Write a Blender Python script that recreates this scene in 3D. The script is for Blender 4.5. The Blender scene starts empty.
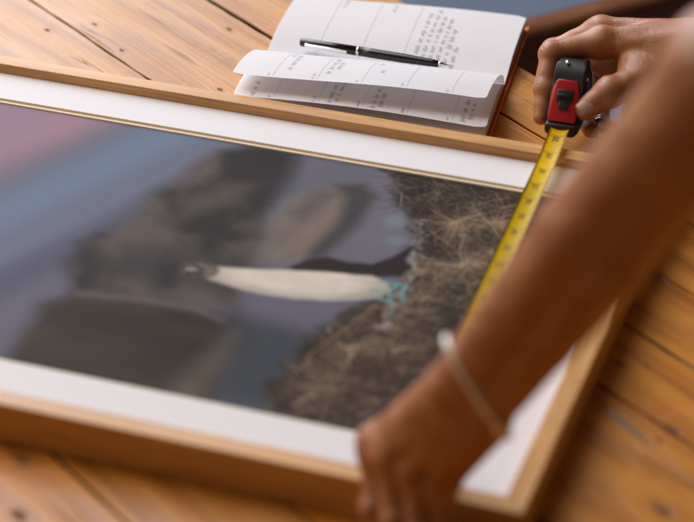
import bpy, bmesh, math, random
import numpy as np
from mathutils import Vector, Matrix

random.seed(7)
RNG = np.random.default_rng(11)
R = math.radians
scene = bpy.context.scene
COL = scene.collection

# ---------------------------------------------------------------- camera
cam_d = bpy.data.cameras.new('camera')
cam = bpy.data.objects.new('camera', cam_d)
COL.objects.link(cam)
PITCH, ROLL, YAW = 0.53840, 0.012046, -0.323218
fw = Vector((math.sin(YAW)*math.cos(PITCH), math.cos(YAW)*math.cos(PITCH), -math.sin(PITCH)))
rt = fw.cross(Vector((0, 0, 1))).normalized()
up = rt.cross(fw)
rt2 = rt*math.cos(ROLL) + up*math.sin(ROLL)
up2 = -rt*math.sin(ROLL) + up*math.cos(ROLL)
M = Matrix((rt2, up2, -fw)).transposed().to_4x4()
M.translation = Vector((0.270292, -1.168912, 0.933424))
cam.matrix_world = M
cam_d.sensor_width = 36
cam_d.lens = 2315.34/694*36
cam_d.clip_start = 0.05
cam_d.clip_end = 50
cam_d.dof.use_dof = True
cam_d.dof.focus_distance = 2.01
cam_d.dof.aperture_fstop = 3.6
cam_d.dof.aperture_blades = 9
scene.camera = cam

# ---------------------------------------------------------------- world, lamps, exposure
world = bpy.data.worlds.new('World')
scene.world = world
world.use_nodes = True
bg = world.node_tree.nodes['Background']
bg.inputs['Color'].default_value = (1.0, 0.70, 0.45, 1)
bg.inputs['Strength'].default_value = 0.085

def area(name, loc, target, sx, sy, power, color, spread=180):
    d = bpy.data.lights.new(name, 'AREA')
    d.shape = 'RECTANGLE'
    d.size, d.size_y = sx, sy
    d.energy = power
    d.color = color
    d.spread = R(spread)
    o = bpy.data.objects.new(name, d)
    COL.objects.link(o)
    o.location = loc
    o.rotation_euler = (Vector(target)-Vector(loc)).to_track_quat('-Z', 'Y').to_euler()
    return o
# the tall window beyond the far left of the table, and a side light added for diffuse fill
area('window_light', (-2.35, 2.75, 1.65), (-0.3, 0.4, 0), 2.1, 1.9, 76, (0.80, 0.87, 1.0))
area('side_fill_light', (-1.9, 1.3, 2.5), (-0.1, 0.2, 0.0), 2.2, 2.2, 84, (0.97, 0.95, 0.96))
area('warm_fill_light', (-2.4, 0.0, 1.3), (0.0, 0.1, 0.15), 1.6, 1.6, 19, (1.0, 0.76, 0.52))  # unseen warm fill, added to lift the arm's left side

scene.view_settings.view_transform = 'Standard'
scene.view_settings.look = 'None'
scene.view_settings.exposure = 0
scene.view_settings.gamma = 1
scene.cycles.use_denoising = True
scene.cycles.max_bounces = 8

# ---------------------------------------------------------------- helpers
def tag(o, label=None, cat=None, group=None, kind=None):
    if label: o['label'] = label
    if cat: o['category'] = cat
    if group: o['group'] = group
    if kind: o['kind'] = kind
    return o

def empty(name, loc=(0, 0, 0), rz=0.0):
    o = bpy.data.objects.new(name, None)
    o.empty_display_size = 0.05
    COL.objects.link(o)
    o.location = loc
    o.rotation_euler = (0, 0, rz)
    return o

def obj(name, bm, mats, parent=None, smooth=False):
    me = bpy.data.meshes.new(name)
    bmesh.ops.recalc_face_normals(bm, faces=bm.faces)
    bm.to_mesh(me)
    bm.free()
    for m in (mats if isinstance(mats, (list, tuple)) else [mats]):
        me.materials.append(m)
    if smooth:
        for p in me.polygons: p.use_smooth = True
    o = bpy.data.objects.new(name, me)
    COL.objects.link(o)
    if parent: o.parent = parent
    return o

def np_mesh(name, V, F, mats, parent=None, smooth=True):
    """quads from numpy arrays"""
    me = bpy.data.meshes.new(name)
    V = np.asarray(V, np.float32); F = np.asarray(F, np.int32)
    me.vertices.add(len(V)); me.vertices.foreach_set('co', V.ravel())
    me.loops.add(F.size); me.loops.foreach_set('vertex_index', F.ravel())
    me.polygons.add(len(F))
    me.polygons.foreach_set('loop_start', np.arange(len(F), dtype=np.int32)*F.shape[1])
    me.polygons.foreach_set('use_smooth', np.full(len(F), smooth))
    me.update(calc_edges=True); me.validate()
    for m in (mats if isinstance(mats, (list, tuple)) else [mats]):
        me.materials.append(m)
    o = bpy.data.objects.new(name, me)
    COL.objects.link(o)
    if parent: o.parent = parent
    return o

def bx(bm, x0, x1, y0, y1, z0, z1, bevel=0.0, seg=2):
    g = bmesh.ops.create_cube(bm, size=1)
    vs = g['verts']
    bmesh.ops.scale(bm, vec=(x1-x0, y1-y0, z1-z0), verts=vs)
    bmesh.ops.translate(bm, vec=((x0+x1)/2, (y0+y1)/2, (z0+z1)/2), verts=vs)
    if bevel:
        es = list({e for v in vs for e in v.link_edges})
        bmesh.ops.bevel(bm, geom=es, offset=bevel, segments=seg, affect='EDGES', profile=0.5)

def tube(bm, pts, rad, n=16, closed=False, caps=True):
    """swept circle through pts, radius scalar or list"""
    pts = [Vector(p) for p in pts]
    k = len(pts)
    rings = []
    prev = None
    for i, p in enumerate(pts):
        if closed: t = pts[(i+1) % k]-pts[i-1]
        else: t = pts[min(i+1, k-1)]-pts[max(i-1, 0)]
        t.normalize()
        if prev is None:
            a = t.orthogonal().normalized()
        else:
            a = (prev - t*prev.dot(t)).normalized()
        prev = a
        b = t.cross(a)
        r = rad[i] if isinstance(rad, (list, tuple)) else rad
        rings.append([bm.verts.new(p + (a*math.cos(2*math.pi*j/n)+b*math.sin(2*math.pi*j/n))*r) for j in range(n)])
    for i in range(k if closed else k-1):
        A, B = rings[i], rings[(i+1) % k]
        for j in range(n):
            bm.faces.new((A[j], A[(j+1) % n], B[(j+1) % n], B[j]))
    if caps and not closed:
        bm.faces.new(rings[0][::-1]); bm.faces.new(rings[-1])

# ---------------------------------------------------------------- materials
class NT:
    def __init__(s, name):
        s.m = bpy.data.materials.new(name)
        s.m.use_nodes = True
        s.t = s.m.node_tree
        s.p = s.t.nodes['Principled BSDF']
    def n(s, typ, **kw):
        nd = s.t.nodes.new(typ)
        for k, v in kw.items(): setattr(nd, k, v)
        return nd
    def l(s, a, b): s.t.links.new(a, b)
    def set(s, **kw):
        for k, v in kw.items():
            s.p.inputs[k.replace('_', ' ')].default_value = v
        return s
    def val(s, sock, v):
        if hasattr(v, 'is_output') or isinstance(v, bpy.types.NodeSocket): s.l(v, sock)
        else: sock.default_value = v
    def math(s, op, a, b=0.0, c=None, clamp=False):
        nd = s.n('ShaderNodeMath', operation=op, use_clamp=clamp)
        s.val(nd.inputs[0], a); s.val(nd.inputs[1], b)
        if c is not None: s.val(nd.inputs[2], c)
        return nd.outputs[0]
    def comb(s, x, y, z):
        nd = s.n('ShaderNodeCombineXYZ')
        for i, v in enumerate((x, y, z)): s.val(nd.inputs[i], v)
        return nd.outputs[0]
    def noise(s, vec, scale, detail=3, rough=0.5, w=None):
        nd = s.n('ShaderNodeTexNoise')
        if w is not None:
            nd.noise_dimensions = '4D'; s.val(nd.inputs['W'], w)
        s.l(vec, nd.inputs['Vector'])
        nd.inputs['Scale'].default_value = scale
        nd.inputs['Detail'].default_value = detail
        nd.inputs['Roughness'].default_value = rough
        return nd.outputs['Fac']
    def ramp(s, fac, stops):
        nd = s.n('ShaderNodeValToRGB')
        e = nd.color_ramp.elements
        while len(e) < len(stops): e.new(0.5)
        for el, (pos, c) in zip(e, stops):
            el.position = pos
            el.color = (c[0], c[1], c[2], 1) if isinstance(c, (list, tuple)) else (c, c, c, 1)
        s.val(nd.inputs[0], fac)
        return nd.outputs[0]
    def mix(s, fac, a, b, blend='MIX'):
        nd = s.n('ShaderNodeMix', data_type='RGBA', blend_type=blend)
        s.val(nd.inputs[0], fac)
        for sock, v in ((nd.inputs[6], a), (nd.inputs[7], b)):
            if isinstance(v, bpy.types.NodeSocket): s.l(v, sock)
            else: sock.default_value = (v[0], v[1], v[2], 1)
        return nd.outputs[2]
    def bump(s, h, strength=0.3, dist=0.001):
        nd = s.n('ShaderNodeBump')
        nd.inputs['Strength'].default_value = strength
        nd.inputs['Distance'].default_value = dist
        s.l(h, nd.inputs['Height'])
        s.l(nd.outputs[0], s.p.inputs['Normal'])

def simple(name, col, rough=0.5, metal=0.0, spec=0.5, var=0.08, scale=60.0, bump=0.0):
    t = NT(name)
    co = t.n('ShaderNodeTexCoord').outputs['Object']
    f = t.noise(co, scale, 4, 0.6)
    c = t.ramp(f, [(0.25, [v*(1-var) for v in col]), (0.75, [min(1, v*(1+var)) for v in col])])
    t.l(c, t.p.inputs['Base Color'])
    t.set(Roughness=rough, Metallic=metal)
    t.p.inputs['Specular IOR Level'].default_value = spec
    r = t.ramp(f, [(0.2, max(0, rough-0.06)), (0.8, min(1, rough+0.08))])
    t.l(r, t.p.inputs['Roughness'])
    if bump: t.bump(f, bump, 0.0006)
    return t.m

def table_wood():
    t = NT('pine_planks')
    co = t.n('ShaderNodeTexCoord').outputs['Object']
    sp = t.n('ShaderNodeSeparateXYZ'); t.l(co, sp.inputs[0])
    X, Y, Z = sp.outputs
    isl = t.n('ShaderNodeNewGeometry').outputs['Random Per Island']
    # knots: position along the planks, across, size
    knots = [(-0.8536, 0.197, 0.0045), (-0.8678, 0.154, 0.004), (-0.7907, 0.188, 0.0035), (-0.771, 0.295, 0.0042),
             (-0.671, 0.217, 0.0036), (-0.0444, 0.178, 0.008), (0.0196, 0.108, 0.010), (-0.2812, -0.208, 0.007),
             (-0.56, 0.452, 0.005), (-0.2265, -0.242, 0.009), (-0.13, 0.205, 0.006), (-0.30, 0.40, 0.008),
             (0.05, 0.29, 0.008), (-0.18, -0.30, 0.008), (-0.9, 0.38, 0.008), (-0.11, 0.12, 0.005),
             (-0.70, 0.27, 0.004), (-0.62, 0.40, 0.005)]
    Yw = Y
    mask = None
    for kx, ky, kr in knots:
        dx = t.math('MULTIPLY', t.math('SUBTRACT', X, kx), 0.55)
        dy = t.math('SUBTRACT', Y, ky)
        r2 = t.math('ADD', t.math('MULTIPLY', dx, dx), t.math('MULTIPLY', dy, dy))
        kr *= 0.62
        g = t.math('POWER', 2.718, t.math('MULTIPLY', r2, -1/(2.6*kr)**2))
        Yw = t.math('ADD', Yw, t.math('MULTIPLY', t.math('MULTIPLY', dy, g), -0.75))
        d = t.math('DIVIDE', t.math('SQRT', r2), kr)
        mask = d if mask is None else t.math('MINIMUM', mask, d)
    off = t.math('MULTIPLY', isl, 7.3)
    low = t.noise(t.comb(t.math('MULTIPLY', X, 2.2), t.math('MULTIPLY', Yw, 9.0), off), 1.0, 3, 0.55)
    v = t.math('ADD', t.math('MULTIPLY', Yw, 62), t.math('MULTIPLY', low, 11))
    rings = t.math('MULTIPLY_ADD', t.math('SINE', t.math('MULTIPLY', v, 2.2)), 0.5, 0.5)
    fine = t.noise(t.comb(t.math('MULTIPLY', X, 7), t.math('MULTIPLY', Yw, 260), off), 1.0, 4, 0.62)
    blot = t.noise(t.comb(t.math('MULTIPLY', X, 3.0), t.math('MULTIPLY', Y, 8.0), off), 2.0, 4, 0.6)
    g = t.math('ADD', t.math('MULTIPLY', rings, 0.24), t.math('ADD', t.math('MULTIPLY', fine, 0.62), t.math('MULTIPLY', blot, 0.34)))
    c = t.ramp(g, [(0.30, (0.23, 0.070, 0.007)), (0.48, (0.44, 0.155, 0.015)), (0.70, (0.57, 0.230, 0.028))])
    # each plank its own tone
    tone = t.ramp(isl, [(0.0, (0.86, 0.84, 0.80)), (0.5, (1.0, 0.98, 0.96)), (1.0, (1.08, 1.06, 1.04))])
    c = t.mix(1.0, c, tone, 'MULTIPLY')
    # window sheen painted into the wood colour: paler, greyer at the far left
    sheen_n = t.noise(t.comb(t.math('MULTIPLY', X, 3.0), t.math('MULTIPLY', Y, 9.0), off), 1.0, 3, 0.6, w=5.5)
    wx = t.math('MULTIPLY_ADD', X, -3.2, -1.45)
    sheen = t.math('MULTIPLY', t.math('ADD', wx, t.math('MULTIPLY_ADD', sheen_n, 1.1, -0.55), clamp=True), t.math('MULTIPLY_ADD', Y, 5.0, 0.8, clamp=True))
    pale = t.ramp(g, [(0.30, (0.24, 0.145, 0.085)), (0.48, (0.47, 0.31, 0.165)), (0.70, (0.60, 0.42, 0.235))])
    c = t.mix(t.math('MULTIPLY', sheen, 0.34), c, pale)
    # dark streaks of dirt along the grain
    st = t.noise(t.comb(t.math('MULTIPLY', X, 4), t.math('MULTIPLY', Yw, 95), off), 1.0, 2, 0.5, w=3.1)
    stm = t.ramp(st, [(0.66, 0), (0.76, 0.75)])
    c = t.mix(stm, c, (0.13, 0.05, 0.012))
    ck = t.noise(t.comb(t.math('MULTIPLY', X, 5.5), t.math('MULTIPLY', Yw, 150), off), 1.0, 1, 0.4, w=8.4)
    line_ = t.math('ABSOLUTE', t.math('SUBTRACT', ck, 0.5))
    where = t.noise(t.comb(t.math('MULTIPLY', X, 6), t.math('MULTIPLY', Y, 22), off), 1.0, 2, 0.5, w=1.7)
    ckm = t.math('MULTIPLY', t.ramp(line_, [(0.0, 1), (0.035, 0)]), t.ramp(where, [(0.56, 0), (0.64, 0.85)]))
    c = t.mix(ckm, c, (0.05, 0.022, 0.009))
    # knots
    wob = t.math('ADD', mask, t.math('MULTIPLY_ADD', fine, 0.9, -0.45))
    km = t.ramp(wob, [(0.0, 1.0), (0.55, 0.9), (0.95, 0.0)])
    c = t.mix(km, c, (0.035, 0.017, 0.009))
    halo = t.ramp(t.math('DIVIDE', wob, 3.0), [(0.25, 0.5), (0.8, 0.0)])
    c = t.mix(halo, c, (0.30, 0.10, 0.018))
    vs = t.n('ShaderNodeTexVoronoi', feature='F1'); vs.inputs['Scale'].default_value = 1.0
    t.l(t.comb(t.math('MULTIPLY', X, 26), t.math('MULTIPLY', Y, 48), off), vs.inputs['Vector'])
    vsx = t.n('ShaderNodeSeparateXYZ'); t.l(vs.outputs['Color'], vsx.inputs[0])
    spk = t.math('MULTIPLY', t.math('LESS_THAN', vs.outputs['Distance'], t.math('MULTIPLY_ADD', fine, 0.16, 0.0)), t.math('GREATER_THAN', vsx.outputs[0], 0.80))
    c = t.mix(t.math('MULTIPLY', spk, 0.8), c, (0.045, 0.022, 0.010))   # pinholes and specks
    sc_ = t.noise(t.comb(t.math('MULTIPLY', X, 30), t.math('MULTIPLY', Y, 9), off), 1.0, 2, 0.5, w=4.4)
    c = t.mix(t.ramp(t.math('ABSOLUTE', t.math('SUBTRACT', sc_, 0.5)), [(0.0, 0.16), (0.006, 0.0)]), c, (0.75, 0.5, 0.3))   # faint scratches across the grain
    c = t.mix(t.math('LESS_THAN', Z, -0.00045), c, (0.040, 0.020, 0.010))   # dirt packed in the gaps
    t.l(c, t.p.inputs['Base Color'])
    rr = t.ramp(t.math('ADD', t.math('MULTIPLY', fine, 0.5), t.math('MULTIPLY', blot, 0.5)), [(0.3, 0.26), (0.7, 0.50)])
    rr = t.math('MAXIMUM', rr, t.math('MULTIPLY', km, 0.9))
    t.l(rr, t.p.inputs['Roughness'])
    h = t.math('SUBTRACT', t.math('ADD', t.math('MULTIPLY', fine, 0.7), t.math('MULTIPLY', rings, 0.25)), t.math('MULTIPLY', t.math('MAXIMUM', km, ckm), 0.9))
    t.bump(h, 0.5, 0.0014)
    t.p.inputs['Specular IOR Level'].default_value = 0.42
    return t.m

def rail_wood(name, ca, cb, cc, rough=0.5, fs=420.0):
    t = NT(name)
    co = t.n('ShaderNodeTexCoord').outputs['Object']
    sp = t.n('ShaderNodeSeparateXYZ'); t.l(co, sp.inputs[0])
    X, Y, Z = sp.outputs
    low = t.noise(t.comb(t.math('MULTIPLY', X, 3), t.math('MULTIPLY', Y, 40), t.math('MULTIPLY', Z, 40)), 1.0, 3, 0.5)
    fine = t.noise(t.comb(t.math('MULTIPLY', X, 14), t.math('MULTIPLY', Y, fs), t.math('MULTIPLY', Z, fs)), 1.0, 4, 0.6)
    pores = t.noise(t.comb(t.math('MULTIPLY', X, 55), t.math('MULTIPLY', Y, fs*2.4), t.math('MULTIPLY', Z, fs*2.4)), 1.0, 1, 0.5)
    g = t.math('ADD', t.math('MULTIPLY', low, 0.5), t.math('MULTIPLY', fine, 0.5))
    c = t.ramp(g, [(0.36, ca), (0.5, cb), (0.64, cc)])
    c = t.mix(t.ramp(pores, [(0.66, 0), (0.74, 0.45)]), c, [v*0.45 for v in ca])
    t.l(c, t.p.inputs['Base Color'])
    t.l(t.ramp(fine, [(0.3, rough-0.08), (0.7, rough+0.1)]), t.p.inputs['Roughness'])
    t.bump(t.math('SUBTRACT', fine, t.math('MULTIPLY', t.ramp(pores, [(0.66, 0), (0.74, 1)]), 0.6)), 0.2, 0.0004)
    return t.m

def skin_mat():
    t = NT('skin')
    co = t.n('ShaderNodeTexCoord').outputs['Object']
    a = t.noise(co, 55, 4, 0.6)
    b = t.noise(co, 420, 3, 0.6)
    c = t.ramp(a, [(0.28, (0.31, 0.115, 0.042)), (0.5, (0.44, 0.178, 0.068)), (0.74, (0.53, 0.235, 0.098))])
    big = t.noise(co, 17, 3, 0.55)
    c = t.mix(t.ramp(big, [(0.42, 0), (0.66, 0.6)]), c, (0.36, 0.110, 0.050))
    c = t.mix(t.ramp(b, [(0.58, 0), (0.8, 0.3)]), c, (0.26, 0.095, 0.045))
    t.l(c, t.p.inputs['Base Color'])
    t.set(Roughness=0.40)
    t.p.inputs['Specular IOR Level'].default_value = 0.72
    t.p.inputs['Subsurface Weight'].default_value = 0.085
    t.p.inputs['Subsurface Radius'].default_value = (1.0, 0.35, 0.18)
    t.p.inputs['Subsurface Scale'].default_value = 0.004
    vo = t.n('ShaderNodeTexVoronoi', feature='DISTANCE_TO_EDGE')
    t.l(co, vo.inputs['Vector']); vo.inputs['Scale'].default_value = 620
    cells = t.ramp(vo.outputs['Distance'], [(0.0, 0), (0.12, 1)])
    h = t.math('ADD', t.math('MULTIPLY', cells, 0.22), t.math('ADD', t.math('MULTIPLY', b, 0.12), a))
    vn = t.noise(co, 34, 3, 0.55)
    t.bump(t.math('ADD', h, t.math('MULTIPLY', vn, 2.2)), 0.42, 0.0012)
    return t.m

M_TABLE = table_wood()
M_OAK = rail_wood('oak_rail', (0.46, 0.215, 0.058), (0.65, 0.345, 0.115), (0.76, 0.45, 0.185), 0.42)
M_CHAIR = rail_wood('brown_chair_wood', (0.10, 0.035, 0.014), (0.17, 0.065, 0.028), (0.23, 0.095, 0.04), 0.32, 120)
M_MAT = simple('mat_card', (0.785, 0.765, 0.79), 0.75, var=0.015, scale=900, spec=0.3, bump=0.06)
M_CREAM = simple('mat_core', (0.82, 0.73, 0.58), 0.8, var=0.03, scale=400, spec=0.2)
M_BEVEL_SHADE = simple('mat_bevel_shade', (0.74, 0.54, 0.32), 0.7, var=0.05, scale=400, spec=0.2)  # brown holds the shade of the cut step, put into the colour
M_SKIN = skin_mat()
M_NAIL = simple('nail', (0.86, 0.62, 0.50), 0.3, var=0.04, scale=200)
def paper_mat():
    t = NT('page_paper')
    co = t.n('ShaderNodeTexCoord').outputs['Object']
    f = t.noise(co, 260, 4, 0.6)
    c = t.ramp(f, [(0.3, (0.84, 0.835, 0.875)), (0.7, (0.88, 0.875, 0.91))])
    t.l(c, t.p.inputs['Base Color']); t.set(Roughness=0.75)
    t.p.inputs['Specular IOR Level'].default_value = 0.25
    w_ = t.noise(co, 16, 2, 0.5)
    t.bump(t.math('ADD', t.math('MULTIPLY', f, 0.1), w_), 0.25, 0.004)
    tr = t.n('ShaderNodeBsdfTranslucent'); tr.inputs['Color'].default_value = (0.86, 0.78, 0.76, 1)
    mx = t.n('ShaderNodeMixShader'); mx.inputs[0].default_value = 0.19
    out = t.t.nodes['Material Output']
    t.l(t.p.outputs[0], mx.inputs[1]); t.l(tr.outputs[0], mx.inputs[2]); t.l(mx.outputs[0], out.inputs['Surface'])
    return t.m
M_PAPER = paper_mat()
M_INK = simple('ink', (0.30, 0.285, 0.34), 0.7, var=0.2, scale=500)
M_FAINT = simple('printed_grey', (0.50, 0.48, 0.50), 0.8, var=0.1, scale=500)
M_ORANGE = simple('orange_cover', (0.66, 0.17, 0.035), 0.55, var=0.06, scale=500, bump=0.15)
M_EDGE = simple('page_edges', (0.66, 0.50, 0.36), 0.85, var=0.2, scale=900)
M_BLACK = simple('black_lacquer', (0.012, 0.011, 0.010), 0.22, var=0.1, scale=200)
M_RUBBER = simple('black_rubber', (0.016, 0.015, 0.015), 0.48, var=0.15, scale=700, bump=0.25)
M_RED = simple('red_plastic', (0.48, 0.018, 0.022), 0.33, var=0.05, scale=500, bump=0.05)
M_SILVER = simple('silver', (0.86, 0.84, 0.82), 0.2, metal=1.0, var=0.04, scale=300)
M_BANGLE = simple('pale_silver', (0.95, 0.92, 0.87), 0.26, metal=0.25, var=0.03, scale=300)
M_GOLD = simple('rose_gold', (0.90, 0.58, 0.28), 0.28, metal=0.35, var=0.04, scale=300)
M_YELLOW = simple('yellow_enamel', (0.98, 0.72, 0.013), 0.4, var=0.04, scale=250)
M_TICK = simple('black_print', (0.02, 0.018, 0.015), 0.5)
M_FLOOR = simple('blue_grey_floor', (0.125, 0.155, 0.225), 0.7, var=0.18, scale=5)
M_SHIRT = simple('dark_cloth', (0.05, 0.045, 0.05), 0.9, var=0.15, scale=400, bump=0.2)

# ---------------------------------------------------------------- floor
bm = bmesh.new()
bmesh.ops.create_grid(bm, x_segments=4, y_segments=4, size=6)
fl = obj('floor', bm, M_FLOOR)
fl.location = (0, 1.5, -0.75)
tag(fl, kind='structure')

# ---------------------------------------------------------------- table
TA = R(-34.5)
table = empty('wooden_table', (0, 0, 0), TA)
tag(table, 'worn orange pine plank table under the picture frame and notebook', 'table')
bm = bmesh.new()
GAP = 0.0005
T0, T1 = -1.75, 0.85
edges = [(-0.62, -0.475), (-0.475, -0.33), (-0.33, -0.189), (-0.189, -0.09), (-0.09, 0.035), (0.035, 0.1755)]
planks = [(T0, T1, a, b) for a, b in edges]
planks += [(T0, -0.43, 0.1755, 0.3145), (-0.43, T1, 0.1755, 0.246), (-0.43, T1, 0.246, 0.3185)]
planks += [(T0, T1, 0.3165, 0.392), (T0, T1, 0.392, 0.466)]
def wavy_plank(bm, x0, x1, y0, y1, seed):
    """plank with slightly uneven, softened long edges"""
    rr = random.Random(seed)
    n = 90
    prof = []
    ph = [rr.uniform(0, 6.28) for _ in range(6)]
    def wob(x, k):
        return 0.0008*math.sin(x*23+ph[k])+0.0005*math.sin(x*61+ph[k+1])+0.0004*math.sin(x*140+ph[k+2])
    dz = rr.uniform(0.0, 0.0006)
    rows = []
    for i in range(n+1):
        x = x0+GAP/2+(x1-x0-GAP)*i/n
        a = y0+GAP/2+abs(wob(x, 0)); b = y1-GAP/2-abs(wob(x, 3))
        pr = [(a, -0.03), (a, -0.0016), (a+0.0003, -0.0004), (a+0.0009, dz), (b-0.0009, dz), (b-0.0003, -0.0004), (b, -0.0016), (b, -0.03)]
        rows.append([bm.verts.new((x, y, z)) for y, z in pr])
    for i in range(n):
        A, B = rows[i], rows[i+1]
        for j in range(8):
            bm.faces.new((A[j], A[(j+1) % 8], B[(j+1) % 8], B[j]))
    bm.faces.new(rows[0]); bm.faces.new(rows[-1][::-1])
for i, (x0, x1, y0, y1) in enumerate(planks):
    wavy_plank(bm, x0, x1, y0, y1, i+5)
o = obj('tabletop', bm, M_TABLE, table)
for p in o.data.polygons: p.use_smooth = False
bm = bmesh.new(); bx(bm, -1.6, 0.7, 0.40, 0.425, -0.13, -0.031)
obj('apron', bm, M_TABLE, table)
bm = bmesh.new(); bx(bm, -1.6, 0.7, -0.58, -0.555, -0.13, -0.031)
obj('apron', bm, M_TABLE, table)
for sx in (-1.6, 0.62):
    for sy in (-0.56, 0.345):
        bm = bmesh.new(); bx(bm, sx, sx+0.08, sy, sy+0.054, -0.75, -0.0315, 0.004)
        obj('leg', bm, M_TABLE, table)
for o in table.children:
    o.location.z = -0.0006

# ---------------------------------------------------------------- chair beyond the table
def make_chair():
    """tucked in: its seat runs under the table, its back stands beyond the table's edge"""
    c = empty('wooden_chair', (-0.195, 1.065, -0.75), R(50.5))
    tag(c, 'dark brown wooden chair back beyond the table edge, behind the hand with the tape', 'chair')
    bm = bmesh.new(); bx(bm, -0.22, 0.22, -0.40, -0.01, 0.425, 0.455, 0.01, 3)
    obj('seat', bm, M_CHAIR, c, True)
    for sx in (-1, 1):
        bm = bmesh.new(); tube(bm, [(sx*0.19, -0.37, 0.425), (sx*0.2, -0.385, 0)], [0.019, 0.014]); obj('leg', bm, M_CHAIR, c, True)
        bm = bmesh.new(); bx(bm, sx*0.2-0.018, sx*0.2+0.018, -0.012, 0.02, 0.0, 0.58, 0.006, 2); obj('back_post', bm, M_CHAIR, c, True)
        bm = bmesh.new(); tube(bm, [(sx*0.195, -0.375, 0.22), (sx*0.2, -0.01, 0.22)], 0.010); obj('stretcher', bm, M_CHAIR, c, True)
    bm = bmesh.new(); bx(bm, -0.235, 0.255, -0.016, 0.022, 0.58, 0.652, 0.012, 4); obj('top_rail', bm, M_CHAIR, c, True)
    for k in range(5):
        x = -0.14+0.07*k
        bm = bmesh.new(); bx(bm, x-0.021, x+0.021, -0.004, 0.010, 0.45, 0.585, 0.003); obj('back_slat', bm, M_CHAIR, c, True)
    return c
make_chair()

# ---------------------------------------------------------------- picture frame
FX0, FX1, FY0, FY1 = -0.700, 0.0, 0.0, 0.4949
RW, RH = 0.0158, 0.0323
frame = empty('picture_frame', ((FX0+FX1)/2, (FY0+FY1)/2, 0))
tag(frame, 'shallow oak picture frame with white mat and bird photograph, lying flat on the table', 'picture frame')
CX, CY = (FX0+FX1)/2, (FY0+FY1)/2
def rail(length, loc, rz):
    """mitred rail along local X, outer face at y=0, inner at y=RW, rebate lip below"""
    bm = bmesh.new()
    h = length/2
    e = 0.0009
    sec = [(0, 0.0004), (0, RH-e), (e*0.3, RH-e*0.3), (e, RH), (RW-e, RH), (RW-e*0.3, RH-e*0.3), (RW, RH-e), (RW, 0.0004)]
    L = [bm.verts.new((-h+y+0.00018, y, z)) for y, z in sec]
    Rr = [bm.verts.new((h-y-0.00018, y, z)) for y, z in sec]
    k = len(sec)
    for j in range(k):
        bm.faces.new((L[j], L[(j+1) % k], Rr[(j+1) % k], Rr[j]))
    bm.faces.new(L); bm.faces.new(Rr[::-1])
    o = obj('rail', bm, M_OAK, frame)
    o.location = loc; o.rotation_euler = (0, 0, rz)
    return o
rail(FX1-FX0, (0, FY0-CY, 0), 0)
rail(FX1-FX0, (0, FY1-CY, 0), math.pi)
rail(FY1-FY0, (FX1-CX, 0, 0), math.pi/2)
rail(FY1-FY0, (FX0-CX, 0, 0), -math.pi/2)
# mat: opening with a cut bevel, a narrow second card beneath, print under it
PX0, PX1, PY0, PY1 = -0.634, -0.066, 0.0655, 0.4300
ZM = 0.0235
def ring_sheet(bm, o_, i_, zo, zi):
    A = [bm.verts.new((x-CX, y-CY, zo)) for x, y in ((o_[0], o_[2]), (o_[1], o_[2]), (o_[1], o_[3]), (o_[0], o_[3]))]
    B = [bm.verts.new((x-CX, y-CY, zi)) for x, y in ((i_[0], i_[2]), (i_[1], i_[2]), (i_[1], i_[3]), (i_[0], i_[3]))]
    for j in range(4):
        bm.faces.new((A[j], A[(j+1) % 4], B[(j+1) % 4], B[j]))
def grow(r, d): return (r[0]-d, r[1]+d, r[2]-d, r[3]+d)
PR = (PX0, PX1, PY0, PY1)
bm = bmesh.new()
inn = (FX0+RW+0.0002, FX1-RW-0.0002, FY0+RW+0.0002, FY1-RW-0.0002)
ring_sheet(bm, inn, grow(PR, 0.0042), ZM, ZM)
mat_o = obj('mat_board', bm, M_MAT, frame)
bm = bmesh.new(); ring_sheet(bm, grow(PR, 0.0042), grow(PR, 0.0030), ZM, ZM-0.0018)
obj('bevel', bm, M_BEVEL_SHADE, mat_o)
bm = bmesh.new(); ring_sheet(bm, grow(PR, 0.0030), grow(PR, 0.0003), ZM-0.0018, ZM-0.0018)
obj('inner_mat', bm, M_CREAM, mat_o)
bm = bmesh.new(); ring_sheet(bm, grow(PR, 0.0003), grow(PR, -0.0001), ZM-0.0018, ZM-0.0034)
obj('inner_bevel', bm, M_CREAM, mat_o)
bm = bmesh.new(); bx(bm, inn[0]-CX, inn[1]-CX, inn[2]-CY, inn[3]-CY, 0.004, 0.0175)
obj('backing_board', bm, M_CREAM, frame)

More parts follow.
